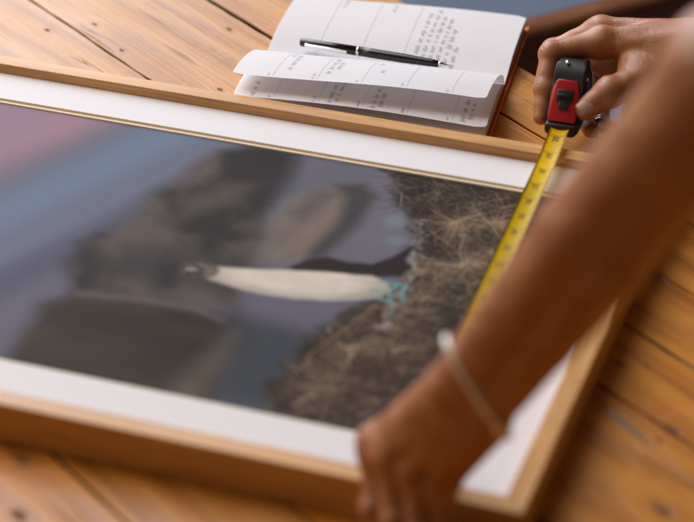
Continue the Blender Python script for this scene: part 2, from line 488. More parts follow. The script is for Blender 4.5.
# ---- the photograph in the frame: an upright seabird beside its nest, lying on its side
def paint_print(nx, ny):
    W, H = (PX1-PX0)*100, (PY1-PY0)*100
    u, v = np.meshgrid(np.linspace(0, W, nx), np.linspace(0, H, ny))
    rng = np.random.default_rng(5)
    def vnoise(fx, fy, seed, oct=4, uu=None, vv=None):
        r = np.random.default_rng(seed); out = 0; amp = 1; tot = 0
        a = u if uu is None else uu; b = v if vv is None else vv
        for k in range(oct):
            g = r.random((128, 128)); x = a*fx*2**k+17.3*k+40; y = b*fy*2**k+9.1*k+40
            xi = np.floor(x).astype(int); yi = np.floor(y).astype(int); tx = x-xi; ty = y-yi
            tx = tx*tx*(3-2*tx); ty = ty*ty*(3-2*ty)
            def G(i, j): return g[(yi+j) % 128, (xi+i) % 128]
            out = out+amp*((G(0, 0)*(1-tx)+G(1, 0)*tx)*(1-ty)+(G(0, 1)*(1-tx)+G(1, 1)*tx)*ty)
            tot += amp; amp *= 0.5
        return out/tot
    def S(x): x = np.clip(x, 0, 1); return x*x*(3-2*x)
    def poly(pts, soft, rough=0.0, seed=1, rs=0.6):
        """signed distance mask of a polygon with a soft edge"""
        pts = np.array(pts, float); d = np.full(u.shape, 1e9); ins = np.zeros(u.shape, bool)
        for (x0, y0), (x1, y1) in zip(pts, np.roll(pts, -1, 0)):
            ex, ey = x1-x0, y1-y0; wx, wy = u-x0, v-y0
            t = np.clip((wx*ex+wy*ey)/(ex*ex+ey*ey+1e-9), 0, 1)
            d = np.minimum(d, np.hypot(wx-ex*t, wy-ey*t))
            c = (y0 > v) != (y1 > v)
            ins ^= c & (u < ex*(v-y0)/(ey+1e-12)+x0)
        sd = np.where(ins, -d, d)
        if rough: sd = sd+rough*(vnoise(rs, rs, seed)-0.5)*2
        return S(0.5-sd/(2*soft))
    def line(pts, w0, w1=None, soft=0.08):
        m = np.zeros(u.shape); pts = np.array(pts, float); n = len(pts)-1
        w1 = w0 if w1 is None else w1
        for i in range(n):
            (x0, y0), (x1, y1) = pts[i], pts[i+1]
            bxx0, bxx1 = min(x0, x1)-0.6, max(x0, x1)+0.6; by0, by1 = min(y0, y1)-0.6, max(y0, y1)+0.6
            i0 = max(int(bxx0/W*(nx-1)), 0); i1 = min(int(bxx1/W*(nx-1))+2, nx)
            j0 = max(int(by0/H*(ny-1)), 0); j1 = min(int(by1/H*(ny-1))+2, ny)
            if i1 <= i0 or j1 <= j0: continue
            uu, vv = u[j0:j1, i0:i1], v[j0:j1, i0:i1]
            ex, ey = x1-x0, y1-y0
            t = np.clip(((uu-x0)*ex+(vv-y0)*ey)/(ex*ex+ey*ey+1e-9), 0, 1)
            d = np.hypot(uu-x0-ex*t, vv-y0-ey*t)
            w = w0+(w1-w0)*(i+t)/n
            m[j0:j1, i0:i1] = np.maximum(m[j0:j1, i0:i1], S(0.5-(d-w)/(2*soft)))
        return m
    def srgb(c):
        c = np.array(c, float)/255; return np.where(c < 0.04045, c/12.92, ((c+0.055)/1.055)**2.4)
    img = np.zeros(u.shape+(3,))
    def put(mask, c):
        nonlocal img
        c = srgb(c) if not isinstance(c, np.ndarray) else c
        img = img*(1-mask[..., None])+c*mask[..., None]
    # blurred sea and sky bands, slanting
    put(np.ones_like(u), (100, 100, 112))
    s = (u-0.42*v)                                   # across the bands
    put(S(1-np.abs(s-6.0)/6.5)*0.85, (108, 123, 149))
    put(S((3.5-s)/7)*0.9, (148, 121, 137))
    put(S(1-np.abs(s-11.0)/4.0)*0.8, (108, 112, 133))
    put(S(1-np.abs(s-14.5)/3.6)*0.75, (84, 84, 104))
    put(S(1-np.abs(s-18.5)/3.5)*0.5, (106, 100, 118))
    put(S(1-np.abs(s+2.5)/4.5)*S((v-24)/10)*0.45, (156, 124, 136))
    put(S((u-37)/6)*S((v-18)/8)*0.7, (114, 109, 121))
    # dim water below
    put(poly([(33, 0), (49, 0), (46, 8), (42, 12), (36, 13)], 2.5), (66, 70, 76))
    put(poly([(36, 12), (43, 11), (44, 17), (37, 15)], 1.6)*0.8, (104, 98, 114))
    # far rocks, out of focus
    m = poly([(25.7, 34.8), (28, 37), (32.6, 37), (33.5, 28.2), (35.2, 20.3), (36.5, 12.1), (24.3, 9.6), (21.9, 12.7), (21.3, 17.1), (23.0, 20.7), (24.0, 27.5)], 1.3, 0.8, 3, 0.35)
    tex = vnoise(0.22, 0.16, 4, 4, u*0.9+v*0.45, v-0.5*u)
    rock = srgb((50, 45, 43))*(1-S((tex-0.38)/0.4))[..., None]+srgb((92, 83, 79))*S((tex-0.35)/0.4)[..., None]
    put(m, rock)
    put(poly([(26, 26), (29, 30), (31, 30.4), (30.6, 27.5), (27.5, 23.5)], 1.6)*0.4, (116, 104, 96))
    put(poly([(30, 33), (33, 35.5), (34, 31), (33, 26), (31.5, 29)], 1.2)*0.6, (52, 50, 50))
    put(poly([(24.5, 18), (30, 20), (35, 19.5), (34.5, 14), (25.5, 13)], 1.2)*0.55, (50, 46, 48))
    m = poly([(23.6, -1), (22.6, 7.8), (24.2, 10.1), (28.5, 10.9), (32.4, 11.2), (36.6, 10.5), (39.2, -1)], 1.2, 0.5, 8, 0.35)
    tex = vnoise(0.18, 0.3, 9, 4)
    put(m, srgb((46, 39, 33))*(1-tex[..., None]*0.8)+srgb((80, 69, 57))*tex[..., None]*0.8)
    put(line([(24.5, 10.2), (29, 11.0), (33.5, 11.2), (36, 10.3)], 0.25, 0.15, 0.6)*0.55, (124, 108, 96))
    put(poly([(36.0, -0.5), (38.2, -0.5), (38.3, 5), (37.4, 9), (36.4, 5)], 1.3)*0.6, (118, 106, 94))
    put(poly([(35.6, 2.5), (39.0, 1), (39.4, 9), (36.6, 11)], 0.8)*0.35, (58, 54, 50))
    # oval rock, light face and dark rim
    m = poly([(35.4, 19.5), (34.6, 24.3), (34.4, 28.6), (36.4, 32.0), (38.6, 33.2), (40.2, 32.0), (40.6, 27.0), (39.4, 21.5), (38.2, 19.5)], 1.3, 0.4, 12, 0.4)
    tex = vnoise(0.5, 0.3, 14, 3)
    put(m, srgb((118, 107, 100))*(0.75+0.5*tex[..., None]))
    put(poly([(37.2, 32.6), (39.2, 33.6), (40.8, 32.0), (41.0, 27), (40.0, 21.5), (39.0, 19.6), (38.6, 22), (39.2, 27), (38.6, 30.6)], 0.9)*0.85, (58, 56, 58))
    put(poly([(35.2, 27), (36.2, 31), (38, 31.2), (36.6, 26)], 1.0)*0.5, (74, 70, 72))
    # nest of dry stems
    m = poly([(39.7, 38), (60, 38), (60, -1), (43.0, -1), (42.2, 4), (42.7, 8.8), (44.4, 15.2), (46.4, 19.2), (46.2, 24.6), (44.6, 28.9), (41.5, 33.5)], 0.75, 1.3, 21, 0.8)
    t1 = vnoise(0.35, 0.35, 22, 4); t2 = vnoise(1.6, 1.6, 23, 4)
    put(m, srgb((60, 51, 43))*(0.25+1.3*t1[..., None])*(0.6+0.8*t2[..., None]))
    put(poly([(47, -1), (58, -1), (58, 6), (51, 9), (46.5, 5)], 2.2)*0.6, (40, 35, 31))
    put(poly([(43.2, 2), (50, 3), (53, 12), (48, 16), (45, 12)], 1.8)*0.4, (86, 68, 52))
    tones = [(152, 130, 106), (130, 108, 86), (106, 90, 76), (86, 74, 64), (176, 156, 132), (60, 52, 46), (34, 30, 28), (124, 112, 102)]
    hubs = [(48.0, 30.0), (50.5, 24), (47.5, 22), (51, 31), (46, 10), (49, 14), (53, 27), (45.5, 33), (48.5, 18)]
    for i in range(3000):
        k = rng.random()
        if k < 0.3:
            hx, hy = hubs[rng.integers(len(hubs))]
            x0, y0 = hx+rng.normal(0, 1.2), hy+rng.normal(0, 1.2)
        else:
            y0 = rng.uniform(-0.5, 37.5)
            edge = np.interp(y0, [0, 9, 15, 20, 25, 29, 34, 38], [43, 43, 45, 47, 46.6, 45, 42, 40])
            x0 = rng.uniform(edge-0.3, 58)
        a = rng.choice([0.5, 1.1, 2.4, -0.6, 0.0, 1.6])+rng.normal(0, 0.45)
        L = rng.uniform(0.4, 2.2) if rng.random() < 0.7 else rng.uniform(2.0, 4.5); bend = rng.normal(0, 0.5)
        pts = []
        for q in range(4):
            pts.append((x0, y0)); x0 += math.cos(a)*L/3; y0 += math.sin(a)*L/3; a += bend/3
        c = tones[rng.choice(8, p=[.15, .16, .15, .12, .10, .12, .14, .06])]
        put(line(pts, rng.uniform(0.016, 0.075), 0.016, 0.045)*rng.uniform(0.4, 0.95)*S((m-0.02)*4+0.15)*(0.30+0.70*S((t1-0.36)/0.28)), c)
    for i in range(46):                              # long spikes fraying at the nest's upper edge
        x0, y0 = rng.uniform(42, 50), rng.uniform(30, 36)
        a = math.pi+rng.normal(0.1, 0.45); L = rng.uniform(1.2, 4.2)
        put(line([(x0, y0), (x0+math.cos(a)*L, y0+math.sin(a)*L)], 0.05, 0.012, 0.06)*0.7, [(112, 92, 74), (70, 60, 52), (48, 42, 40)][rng.integers(3)])
    for e in [(52.0, 34.9), (52.5, 33), (48.6, 26.9), (50, 26.0), (45.4, 31.5), (51.5, 30.2), (46.2, 26.8), (49.6, 33.6)]:
        put(line([(48.0, 30.0), e], 0.06, 0.02, 0.08)*0.55, (158, 130, 100))
    for i in range(170):                             # bright stalks fanning from a few tufts
        hx, hy = hubs[rng.integers(5)]
        a = rng.uniform(0, 2*math.pi); L = rng.uniform(1.2, 4.2)
        put(line([(hx+rng.normal(0, .3), hy+rng.normal(0, .3)), (hx+math.cos(a)*L, hy+math.sin(a)*L)], 0.06, 0.02, 0.05)*rng.uniform(0.25, 0.7)*m, tones[[0, 1, 4, 1][i % 4]])
    # pale droppings and down
    for i in range(260):
        q = rng.random(); px = np.interp(q, [0, .35, .7, 1], [45.2, 46.4, 47.1, 47.6])+rng.normal(0, 0.35)
        py = np.interp(q, [0, .35, .7, 1], [30, 24.5, 18.8, 13])+rng.normal(0, 0.35)
        r = rng.uniform(0.03, 0.16)
        put(S(0.5-(np.hypot(u-px, v-py)-r)/0.16)*rng.uniform(0.2, 0.6), (164, 160, 158))
    put(line([(46.0, 16.2), (44.8, 12.0), (43.6, 8.4), (43.7, 7.0), (44.6, 6.4), (46.6, 5.6)], 0.10, 0.05, 0.12)*0.6, (142, 114, 86))
    # pale blobs (a chick out of focus)
    put(S(1.25-np.hypot((u-43.5)/1.15, (v-28.7)/1.5))*0.45, (130, 142, 150))
    put(S(1.25-np.hypot((u-44.4)/1.0, (v-25.7)/1.0))*0.45, (124, 138, 146))
    put(line([(45.6, 28.6), (46.0, 25.6)], 0.35, 0.25, 0.4)*0.5, (70, 64, 62))
    # wing and tail
    m = poly([(37.9, 19.0), (38.9, 20.6), (40.2, 21.6), (42.0, 21.4), (43.8, 21.7), (44.9, 23.2), (45.9, 25.4), (46.2, 25.1), (46.0, 23.2), (46.9, 22.2), (46.4, 20.8), (44.6, 19.9), (42.0, 18.9), (39.6, 18.6)], 0.26, 0.05, 31, 1.0)
    put(m, srgb((46, 36, 33))*(0.8+0.5*vnoise(0.8, 3.0, 32, 3)[..., None]))
    # white breast tapering to the neck
    m = poly([(31.9, 16.3), (32.5, 17.2), (33.6, 17.5), (35.4, 17.9), (37.4, 18.5), (39.6, 19.1), (42.0, 19.6), (44.4, 20.0), (45.7, 19.5), (46.3, 18.4), (45.8, 17.3), (44.2, 16.3), (42.0, 15.5), (39.6, 15.0), (37.2, 14.8), (35.2, 15.0), (33.5, 15.3), (32.4, 15.5)], 0.26, 0.08, 33, 1.6)
    shade = vnoise(0.6, 2.0, 34, 4)
    put(m, srgb((206, 198, 186))*(0.84+0.26*shade[..., None]))
    lowe = np.interp(u, [32, 35, 39, 42, 46], [15.4, 15.0, 14.9, 15.5, 17.6])
    put(m*S(1-(v-lowe)/1.5)*0.45, (128, 119, 112))
    put(m*S((u-42.8)/3.6)*0.6, (138, 128, 110))
    put(m*S((35.2-u)/2.4)*0.45, (138, 122, 108))
    # dark head seen from the front, pale face and bill
    hx, hy = (u-31.7)/1.55, (v-16.45)/1.38
    hp = vnoise(1.6, 1.6, 35, 3)
    put(S((1.16-np.hypot(hx, hy))*2.6), srgb((84, 74, 68))*(0.45+1.0*hp[..., None]))
    put(S(1.35-np.hypot((u-31.0)/0.45, (v-16.35)/0.42))*0.4, (140, 140, 142))
    put(line([(30.75, 16.25), (31.5, 16.4)], 0.10, 0.07, 0.18)*0.55, (186, 186, 188))
    put(line([(31.2, 17.25), (32.3, 17.0)], 0.10, 0.05, 0.14)*0.6, (150, 144, 140))
    put(S(1.3-np.hypot((u-31.25)/0.26, (v-17.0)/0.20))*0.9, (26, 24, 24))
    put(S(1.3-np.hypot((u-31.15)/0.26, (v-15.65)/0.20))*0.9, (26, 24, 24))
    put(S(1.3-np.hypot((u-32.6)/0.55, (v-16.4)/0.9))*0.35, (150, 138, 126))
    # blue webbed feet
    for L in ([(45.2, 19.5), (46.1, 19.6), (47.3, 19.6)], [(45.6, 17.2), (46.6, 17.1), (47.2, 16.5)], [(46.6, 19.6), (46.3, 18.4), (46.7, 17.2)], [(47.2, 19.6), (47.3, 18.2), (47.8, 17.3)], [(45.0, 18.2), (46.2, 18.3)]):
        put(line(L, 0.17, 0.10, 0.10)*0.85, (112, 156, 158))
    g = rng.normal(1, 0.03, u.shape)
    return np.clip(1.08*(img*g[..., None])**1.07, 0, 1)
NX, NY = 800, 514
pic = paint_print(NX, NY)[..., :3]
xs, ys = np.meshgrid(np.linspace(PX0-0.0003, PX1+0.0003, NX)-CX, np.linspace(PY0-0.0003, PY1+0.0003, NY)-CY)
V = np.stack([xs.ravel(), ys.ravel(), np.full(xs.size, ZM-0.0031)], 1)
idx = np.arange(NX*NY).reshape(NY, NX)
Fq = np.stack([idx[:-1, :-1].ravel(), idx[:-1, 1:].ravel(), idx[1:, 1:].ravel(), idx[1:, :-1].ravel()], 1)
t = NT('photo_print')
at_ = t.n('ShaderNodeAttribute', attribute_name='ink'); t.l(at_.outputs['Color'], t.p.inputs['Base Color'])
t.set(Roughness=0.62); t.p.inputs['Specular IOR Level'].default_value = 0.07
pr = np_mesh('photo_print', V, Fq, t.m, frame)
ca = pr.data.color_attributes.new('ink', 'FLOAT_COLOR', 'POINT')
ca.data.foreach_set('color', np.concatenate([pic.reshape(-1, 3), np.ones((NX*NY, 1))], 1).astype(np.float32).ravel())

# ---------------------------------------------------------------- notebook
nb = empty('open_notebook', (-0.2985, 0.6240, 0.0005), R(6.5))
tag(nb, 'open notebook with orange cover and curling handwritten pages beyond the frame', 'notebook')
LEN, DEP = 0.222, 0.137
HL = LEN/2
def sheet(fn, n=28, m=40, corner=0.009, thick=0.0003):
    """page surface: fn(a, d) -> local point; a along the spine -HL..HL, d from the spine 0..1"""
    V = []; F = []
    dd = np.linspace(0, 1, n)
    for i, d in enumerate(dd):
        # rounded outer corners pull the ends in
        rem = (1-d)*DEP
        cut = 0.0
        if rem < corner: cut = corner-math.sqrt(max(0, corner**2-(corner-rem)**2))
        for j in range(m):
            a = (-HL+cut)+(LEN-2*cut)*j/(m-1)
            V.append(fn(a, d))
    def q(i, j): return i*m+j
    for i in range(n-1):
        for j in range(m-1):
            F.append((q(i, j), q(i, j+1), q(i+1, j+1), q(i+1, j)))
    return np.array(V), np.array(F)
def curve_y(pts):
    xs_ = [p[0] for p in pts]; 
    def f(d):
        # smooth cubic through (d, y, z)
        for i in range(len(pts)-1):
            if d <= pts[i+1][0] or i == len(pts)-2:
                p0 = pts[max(i-1, 0)]; p1 = pts[i]; p2 = pts[i+1]; p3 = pts[min(i+2, len(pts)-1)]
                t_ = (d-p1[0])/(p2[0]-p1[0])
                out = []
                for c in (1, 2):
                    out.append(0.5*((2*p1[c])+(-p0[c]+p2[c])*t_+(2*p0[c]-5*p1[c]+4*p2[c]-p3[c])*t_**2+(-p0[c]+3*p1[c]-3*p2[c]+p3[c])*t_**3))
                return out
    return f
# far half: a thick block of pages bellying up from the spine
upc = curve_y([(0, 0.000, 0.0085), (0.12, 0.014, 0.0105), (0.4, 0.052, 0.0165), (0.75, 0.098, 0.0172), (1.0, 0.1335, 0.0150)])
def f_up(a, d):
    y, z = upc(d)
    return (a, y, z+0.0012*math.sin(a*21+0.6)*d)
# near half: bottom block, then two leaves standing up off it
lowc = curve_y([(0, 0.0, 0.0075), (0.15, -0.018, 0.0100), (0.5, -0.064, 0.0105), (1.0, -0.126, 0.0095)])
def f_low(a, d):
    y, z = lowc(d); return (a, y, z)
l1 = curve_y([(0, 0.001, 0.0090), (0.14, -0.008, 0.0215), (0.4, -0.036, 0.0355), (0.7, -0.070, 0.0440), (1.0, -0.1030, 0.0470)])
def f_l1(a, d):
    y, z = l1(d)
    e = (a/HL)
    return (a-0.002*d, y+0.003*d*e-0.002*d*math.cos(a*26), z+d*(0.0018*math.sin(a*24+1.1)-0.0025*max(0, e)**2-0.001))
l2 = curve_y([(0, 0.0005, 0.0085), (0.16, -0.014, 0.0165), (0.4, -0.044, 0.0250), (0.7, -0.082, 0.0295), (1.0, -0.1170, 0.0295)])
def f_l2(a, d):
    y, z = l2(d)
    e = (a/HL)
    return (a+0.002*d, y, z+d*(0.0016*math.sin(a*20+2.3)-0.0035*max(0, e)**2))
l3 = curve_y([(0, 0.0002, 0.0080), (0.2, -0.022, 0.0135), (0.5, -0.062, 0.0175), (1.0, -0.1225, 0.0175)])
def f_l3(a, d):
    y, z = l3(d); e = a/HL
    return (a+0.001*d, y, z+d*(0.0012*math.sin(a*17+0.3)-0.003*max(0, e)**2))
for nm, fn in (('page', f_up), ('page', f_low), ('page', f_l1), ('page', f_l2), ('page', f_l3)):
    V, F = sheet(fn)
    np_mesh(nm, V, F, M_PAPER, nb)
pages = [c for c in nb.children]
# page blocks (edges of the stacked leaves) under both halves
def block(fn, zb, shrink=0.0012):
    n, m = 18, 2
    bm = bmesh.new()
    top = []; bot = []
    for i in range(n):
        d = i/(n-1)
        row = []; rb = []
        for a in (-HL+shrink, HL-shrink):
            x, y, z = fn(a, d*0.985)
            row.append(bm.verts.new((x, y, z-0.0005))); rb.append(bm.verts.new((x, y, zb)))
        top.append(row); bot.append(rb)
    for i in range(n-1):
        bm.faces.new((top[i][0], top[i][1], top[i+1][1], top[i+1][0]))
        bm.faces.new((bot[i][0], bot[i+1][0], bot[i+1][1], bot[i][1]))
        for s in (0, 1):
            bm.faces.new((top[i][s], top[i+1][s], bot[i+1][s], bot[i][s]))
    bm.faces.new((top[0][0], top[0][1], bot[0][1], bot[0][0])); bm.faces.new((top[-1][0], top[-1][1], bot[-1][1], bot[-1][0]))
    return obj('page_block', bm, M_EDGE, nb)
block(f_up, 0.0024); block(f_low, 0.0024)
bm = bmesh.new()
bx(bm, -HL-0.0025, HL+0.0025, -0.1265, 0.139, 0.0, 0.0020, 0.0007)
# raised edges of the soft cover along the right-hand side
obj('cover', bm, M_ORANGE, nb)
bm = bmesh.new()
tube(bm, [(HL+0.0016, -0.126, 0.0022), (HL+0.0018, -0.06, 0.0030), (HL+0.0016, 0.0, 0.0034), (HL+0.0018, 0.06, 0.0030), (HL+0.0016, 0.137, 0.0026)], 0.0012, 10)
obj('cover_edge', bm, M_ORANGE, nb, True)

# ---- writing: ribbons laid on the page surfaces
def surf_pt(fn, a, d, lift=0.0004):
    e = 1e-3
    p = Vector(fn(a, d)); pa = Vector(fn(a+e, d))-p; pd = Vector(fn(a, min(d+e, 1)))-Vector(fn(a, min(d+e, 1)-e))
    n = pa.cross(pd)
    if n.z < 0: n = -n
    return p+n.normalized()*lift
def strokes(name, fn, polylines, w, mat, parent):
    bm = bmesh.new()
    for pl in polylines:
        prev = None
        for i, (a, d) in enumerate(pl):
            q = pl[min(i+1, len(pl)-1)]; r = pl[max(i-1, 0)]
            ta, td = q[0]-r[0], (q[1]-r[1])*DEP
            L = math.hypot(ta, td) or 1e-9
            na, nd = -td/L*w/2, ta/L*w/2/DEP
            v0 = bm.verts.new(surf_pt(fn, a+na, min(max(d+nd, 0), 1))); v1 = bm.verts.new(surf_pt(fn, a-na, min(max(d-nd, 0), 1)))
            if prev: bm.faces.new((prev[0], prev[1], v1, v0))
            prev = (v0, v1)
    return obj(name, bm, mat, parent)
def scribble(a, d0, d1, size, rr):
    """a run of joined-up handwriting along d (away from the spine), letters tall along a"""
    out = []; d = d0; sgn = 1 if d1 > d0 else -1
    while (d1-d)*sgn > 0.02:
        wl = rr.uniform(0.03, 0.10)
        pl = []
        nl = max(2, int(wl/0.0125)); per = 7
        hts = [rr.uniform(0.35, 0.6)*(2.0 if rr.random() < 0.22 else 1) for _ in range(nl+1)]
        ph = rr.uniform(0, 6.28)
        for i in range(nl*per):
            q = i/per
            h = hts[int(q)]+(hts[int(q)+1]-hts[int(q)])*(q % 1)
            dd = d+sgn*wl*q/nl+sgn*0.006*math.sin(2*math.pi*q*1.0+1.2)
            pl.append((a-size*h*math.cos(2*math.pi*q)+size*0.12*math.sin(q*1.7+ph), dd))
        out.append(pl); d += sgn*(wl+rr.uniform(0.022, 0.04))
    return out
rr = random.Random(3)
p_up, p_low, p_l1, p_l2, p_l3 = pages
# ruled day lines
cols = [-0.075, -0.036, 0.003, 0.042, 0.081]
strokes('ruled_line', f_up, [[(c, x/24) for x in range(2, 24)] for c in (-0.066, -0.026, 0.013)], 0.00025, M_FAINT, p_up)
w = []
for k, a in enumerate((0.024, 0.031, 0.038, 0.045, 0.052, 0.059)):
    w += scribble(a, 0.10+0.03*(k % 2), [0.90, 0.94, 0.86, 0.80, 0.62, 0.42][k], 0.0036, rr)
strokes('handwriting', f_up, w, 0.00028, M_INK, p_up)
for a_ in (-0.012, -0.060): strokes('handwriting', f_up, scribble(a_, 0.82, 0.95, 0.0026, rr), 0.0003, M_FAINT, p_up)
strokes('ruled_line', f_l1, [[(c, x/24) for x in range(4, 24)] for c in cols], 0.00025, M_FAINT, p_l1)
for c in cols: strokes('day_name', f_l1, scribble(c-0.004, 0.96, 0.86, 0.0020, rr), 0.0003, M_FAINT, p_l1)
for blk in (((-0.070, 0.50, 0.25), (-0.064, 0.82, 0.42)), ((-0.029, 0.84, 0.40), (-0.023, 0.74, 0.52)), ((0.010, 0.52, 0.42), (0.016, 0.74, 0.62))):
    w = []
    for a, d0, d1 in blk: w += scribble(a, d0, d1, 0.0034, rr)
    strokes('handwriting', f_l1, w, 0.00028, M_INK, p_l1)
strokes('ruled_line', f_l2, [[(c, x/24) for x in range(6, 24)] for c in cols], 0.00028, M_FAINT, p_l2)
for c in cols: strokes('day_name', f_l2, scribble(c-0.004, 0.97, 0.88, 0.0022, rr), 0.0003, M_INK, p_l2)
for blk in (((-0.026, 0.96, 0.55), (-0.020, 0.93, 0.6)), ((0.012, 0.97, 0.62), (0.018, 0.92, 0.7)), ((-0.094, 0.97, 0.74),), ((0.090, 0.95, 0.6), (0.096, 0.9, 0.65))):
    w = []
    for a, d0, d1 in blk: w += scribble(a, d0, d1, 0.0036, rr)
    strokes('handwriting', f_l2, w, 0.00030, M_INK, p_l2)

# ---------------------------------------------------------------- pen
pa, pb = Vector((-0.3800, 0.6330, 0.0215)), Vector((-0.2355, 0.6235, 0.0262))
pen = empty('ballpoint_pen', pa)
ax = (pb-pa).normalized()
pen.rotation_euler = ax.to_track_quat('X', 'Z').to_euler()
tag(pen, 'slim black pen with silver clip, ring and tip lying along the notebook spine', 'pen')
PL = (pb-pa).length
bm = bmesh.new(); tube(bm, [(x, 0, 0) for x in (0.0, 0.0012, 0.03, 0.0555)], [0.0034, 0.0039, 0.0042, 0.0043], 20); obj('cap', bm, M_BLACK, pen, True)
bm = bmesh.new(); tube(bm, [(0.0555, 0, 0), (0.0580, 0, 0)], 0.0045, 20); obj('ring', bm, M_SILVER, pen, True)
bm = bmesh.new(); tube(bm, [(x, 0, 0) for x in (0.0580, 0.07, 0.10, 0.128, 0.1340)], [0.0043, 0.0044, 0.0043, 0.0034, 0.0029], 20); obj('barrel', bm, M_BLACK, pen, True)
bm = bmesh.new(); tube(bm, [(x, 0, 0) for x in (0.1340, 0.1362, 0.141, 0.1432, PL)], [0.0028, 0.0024, 0.0011, 0.0006, 0.0005], 16); obj('tip', bm, M_SILVER, pen, True)
bm = bmesh.new(); bx(bm, 0.006, 0.0475, -0.0064, -0.0048, -0.0016, 0.0016, 0.0005)
bx(bm, 0.006, 0.010, -0.0045, -0.001, -0.0014, 0.0014, 0.0003); obj('clip', bm, M_SILVER, pen, True)

# ---------------------------------------------------------------- tape measure
def caseX(y): return -0.107-0.043*(y-0.513)
TM = empty('tape_measure', (-0.107, 0.513, 0.0305), math.atan(0.043))
tag(TM, 'red and black tape measure held in a hand, yellow blade drawn out across the frame', 'tape measure')
def prism(bm, prof, hw, bevel):
    """closed profile in (y, z) extruded to +-hw in x, bevelled"""
    A = [bm.verts.new((-hw, y, z)) for y, z in prof]; B = [bm.verts.new((hw, y, z)) for y, z in prof]
    k = len(prof)
    fs = [bm.faces.new(A[::-1]), bm.faces.new(B)]
    for j in range(k):
        fs.append(bm.faces.new((A[j], A[(j+1) % k], B[(j+1) % k], B[j])))
    es = list({e for f in fs[:2] for e in f.edges})
    if bevel: bmesh.ops.bevel(bm, geom=es, offset=bevel, segments=4, affect='EDGES', profile=0.5)
def smooth_prof(p, n=3):
    for _ in range(n):
        q = []
        for i in range(len(p)):
            a, b = p[i], p[(i+1) % len(p)]
            q += [(a[0]*.75+b[0]*.25, a[1]*.75+b[1]*.25), (a[0]*.25+b[0]*.75, a[1]*.25+b[1]*.75)]
        p = q
    return p
KZ, KX = 0.90, 0.87
prof = [(0.0, 0.0), (0.066, 0.0), (0.069, 0.026), (0.064, 0.050), (0.048, 0.061), (0.033, 0.0585), (0.0235, 0.048), (0.0035, 0.0165), (-0.0005, 0.008)]
prof = [(y*0.94, z*KZ) for y, z in prof]
bm = bmesh.new(); prism(bm, smooth_prof(prof, 2), 0.0126, 0.0034)
obj('case', bm, M_RUBBER, TM, True)
# black lip round the mouth
bm = bmesh.new()
bx(bm, -0.0136, 0.0136, -0.0025, 0.010, 0.0050, 0.0142, 0.0028, 3)
obj('mouth', bm, M_RUBBER, TM, True)
# red front panel on the slope, hollow behind the slide lock
s0, s1 = Vector((0, 0.0019, 0.0149)), Vector((0, 0.0216, 0.0450))
sd = (s1-s0); SL = sd.length; sd.normalize(); sn = Vector((0, -sd.z, sd.y))
slope = empty('front_panel', (0, 0, 0))
def panel(name, polys, h0, h1, mat, parent, bev=0.0007):
    """shapes in slope coordinates (x, s) raised from h0 to h1 off the slope"""
    bm = bmesh.new()
    for poly in polys:
        A = [bm.verts.new(Vector((x*KX, 0, 0))+s0+sd*s*KZ+sn*h0) for x, s in poly]
        B = [bm.verts.new(Vector((x*KX, 0, 0))+s0+sd*s*KZ+sn*h1) for x, s in poly]
        k = len(poly)
        top = bm.faces.new(B); bm.faces.new(A[::-1])
        for j in range(k): bm.faces.new((A[j], A[(j+1) % k], B[(j+1) % k], B[j]))
        if bev: bmesh.ops.bevel(bm, geom=list(top.edges), offset=bev, segments=3, affect='EDGES', profile=0.5)
    return obj(name, bm, mat, parent, True)
bpy.data.objects.remove(slope)
oct_ = [(-0.0128, 0.000), (0.0128, 0.000), (0.0136, 0.004), (0.0136, 0.027), (0.0108, 0.033), (0.0108, 0.0375), (0.0085, 0.0395), (-0.0085, 0.0395), (-0.0108, 0.0375), (-0.0108, 0.033), (-0.0136, 0.027), (-0.0136, 0.004)]
fp = panel('front_panel', [oct_], -0.003, 0.0022, M_RED, TM, 0.0012)
panel('lock_button', [[(-0.0078, 0.0185), (0.0078, 0.0185), (0.0078, 0.0300), (-0.0078, 0.0300)], [(-0.0042, 0.0110), (0.0042, 0.0110), (0.0050, 0.0190), (-0.0050, 0.0190)]], 0.0015, 0.0036, M_RUBBER, TM, 0.0008)
panel('lock_ridge', [[(-0.0066, 0.0232), (0.0066, 0.0232), (0.0066, 0.0256), (-0.0066, 0.0256)]], 0.003, 0.0052, M_RUBBER, TM, 0.0006)
bm = bmesh.new(); tube(bm, [(0.0120, 0.038, 0.039), (0.0142, 0.038, 0.039)], 0.0022, 14); obj('screw', bm, M_SILVER, TM, True)
bm = bmesh.new(); tube(bm, [(-0.0035, 0.0353, 0.0530), (-0.0035, 0.0343, 0.0552)], 0.0018, 14); obj('screw', bm, M_SILVER, TM, True)
# blade: slightly cupped steel ribbon from the mouth to the near rail
BL0, BL1 = 0.004, -0.5205
HWB = 0.0079
def blade_z(y):
    s = (y-BL0)/(BL1-BL0)
    return 0.0105-0.0062*min(1, s*9)-0.0032*math.sin(math.pi*s)*0.4+0.0
def blade_pt(x, y, lift=0.0):
    return Vector((x, y, blade_z(y)+0.0016*(x/HWB)**2+lift))
bm = bmesh.new()
nb_, mb_ = 70, 9
grid = []
for i in range(nb_+1):
    y = BL0+(BL1-BL0)*i/nb_
    grid.append([bm.verts.new(blade_pt(-HWB+2*HWB*j/(mb_-1), y)) for j in range(mb_)])
for i in range(nb_):
    for j in range(mb_-1): bm.faces.new((grid[i][j], grid[i][j+1], grid[i+1][j+1], grid[i+1][j]))
r_ = bmesh.ops.solidify(bm, geom=list(bm.faces), thickness=0.00015)
blade = obj('blade', bm, M_YELLOW, TM, True)
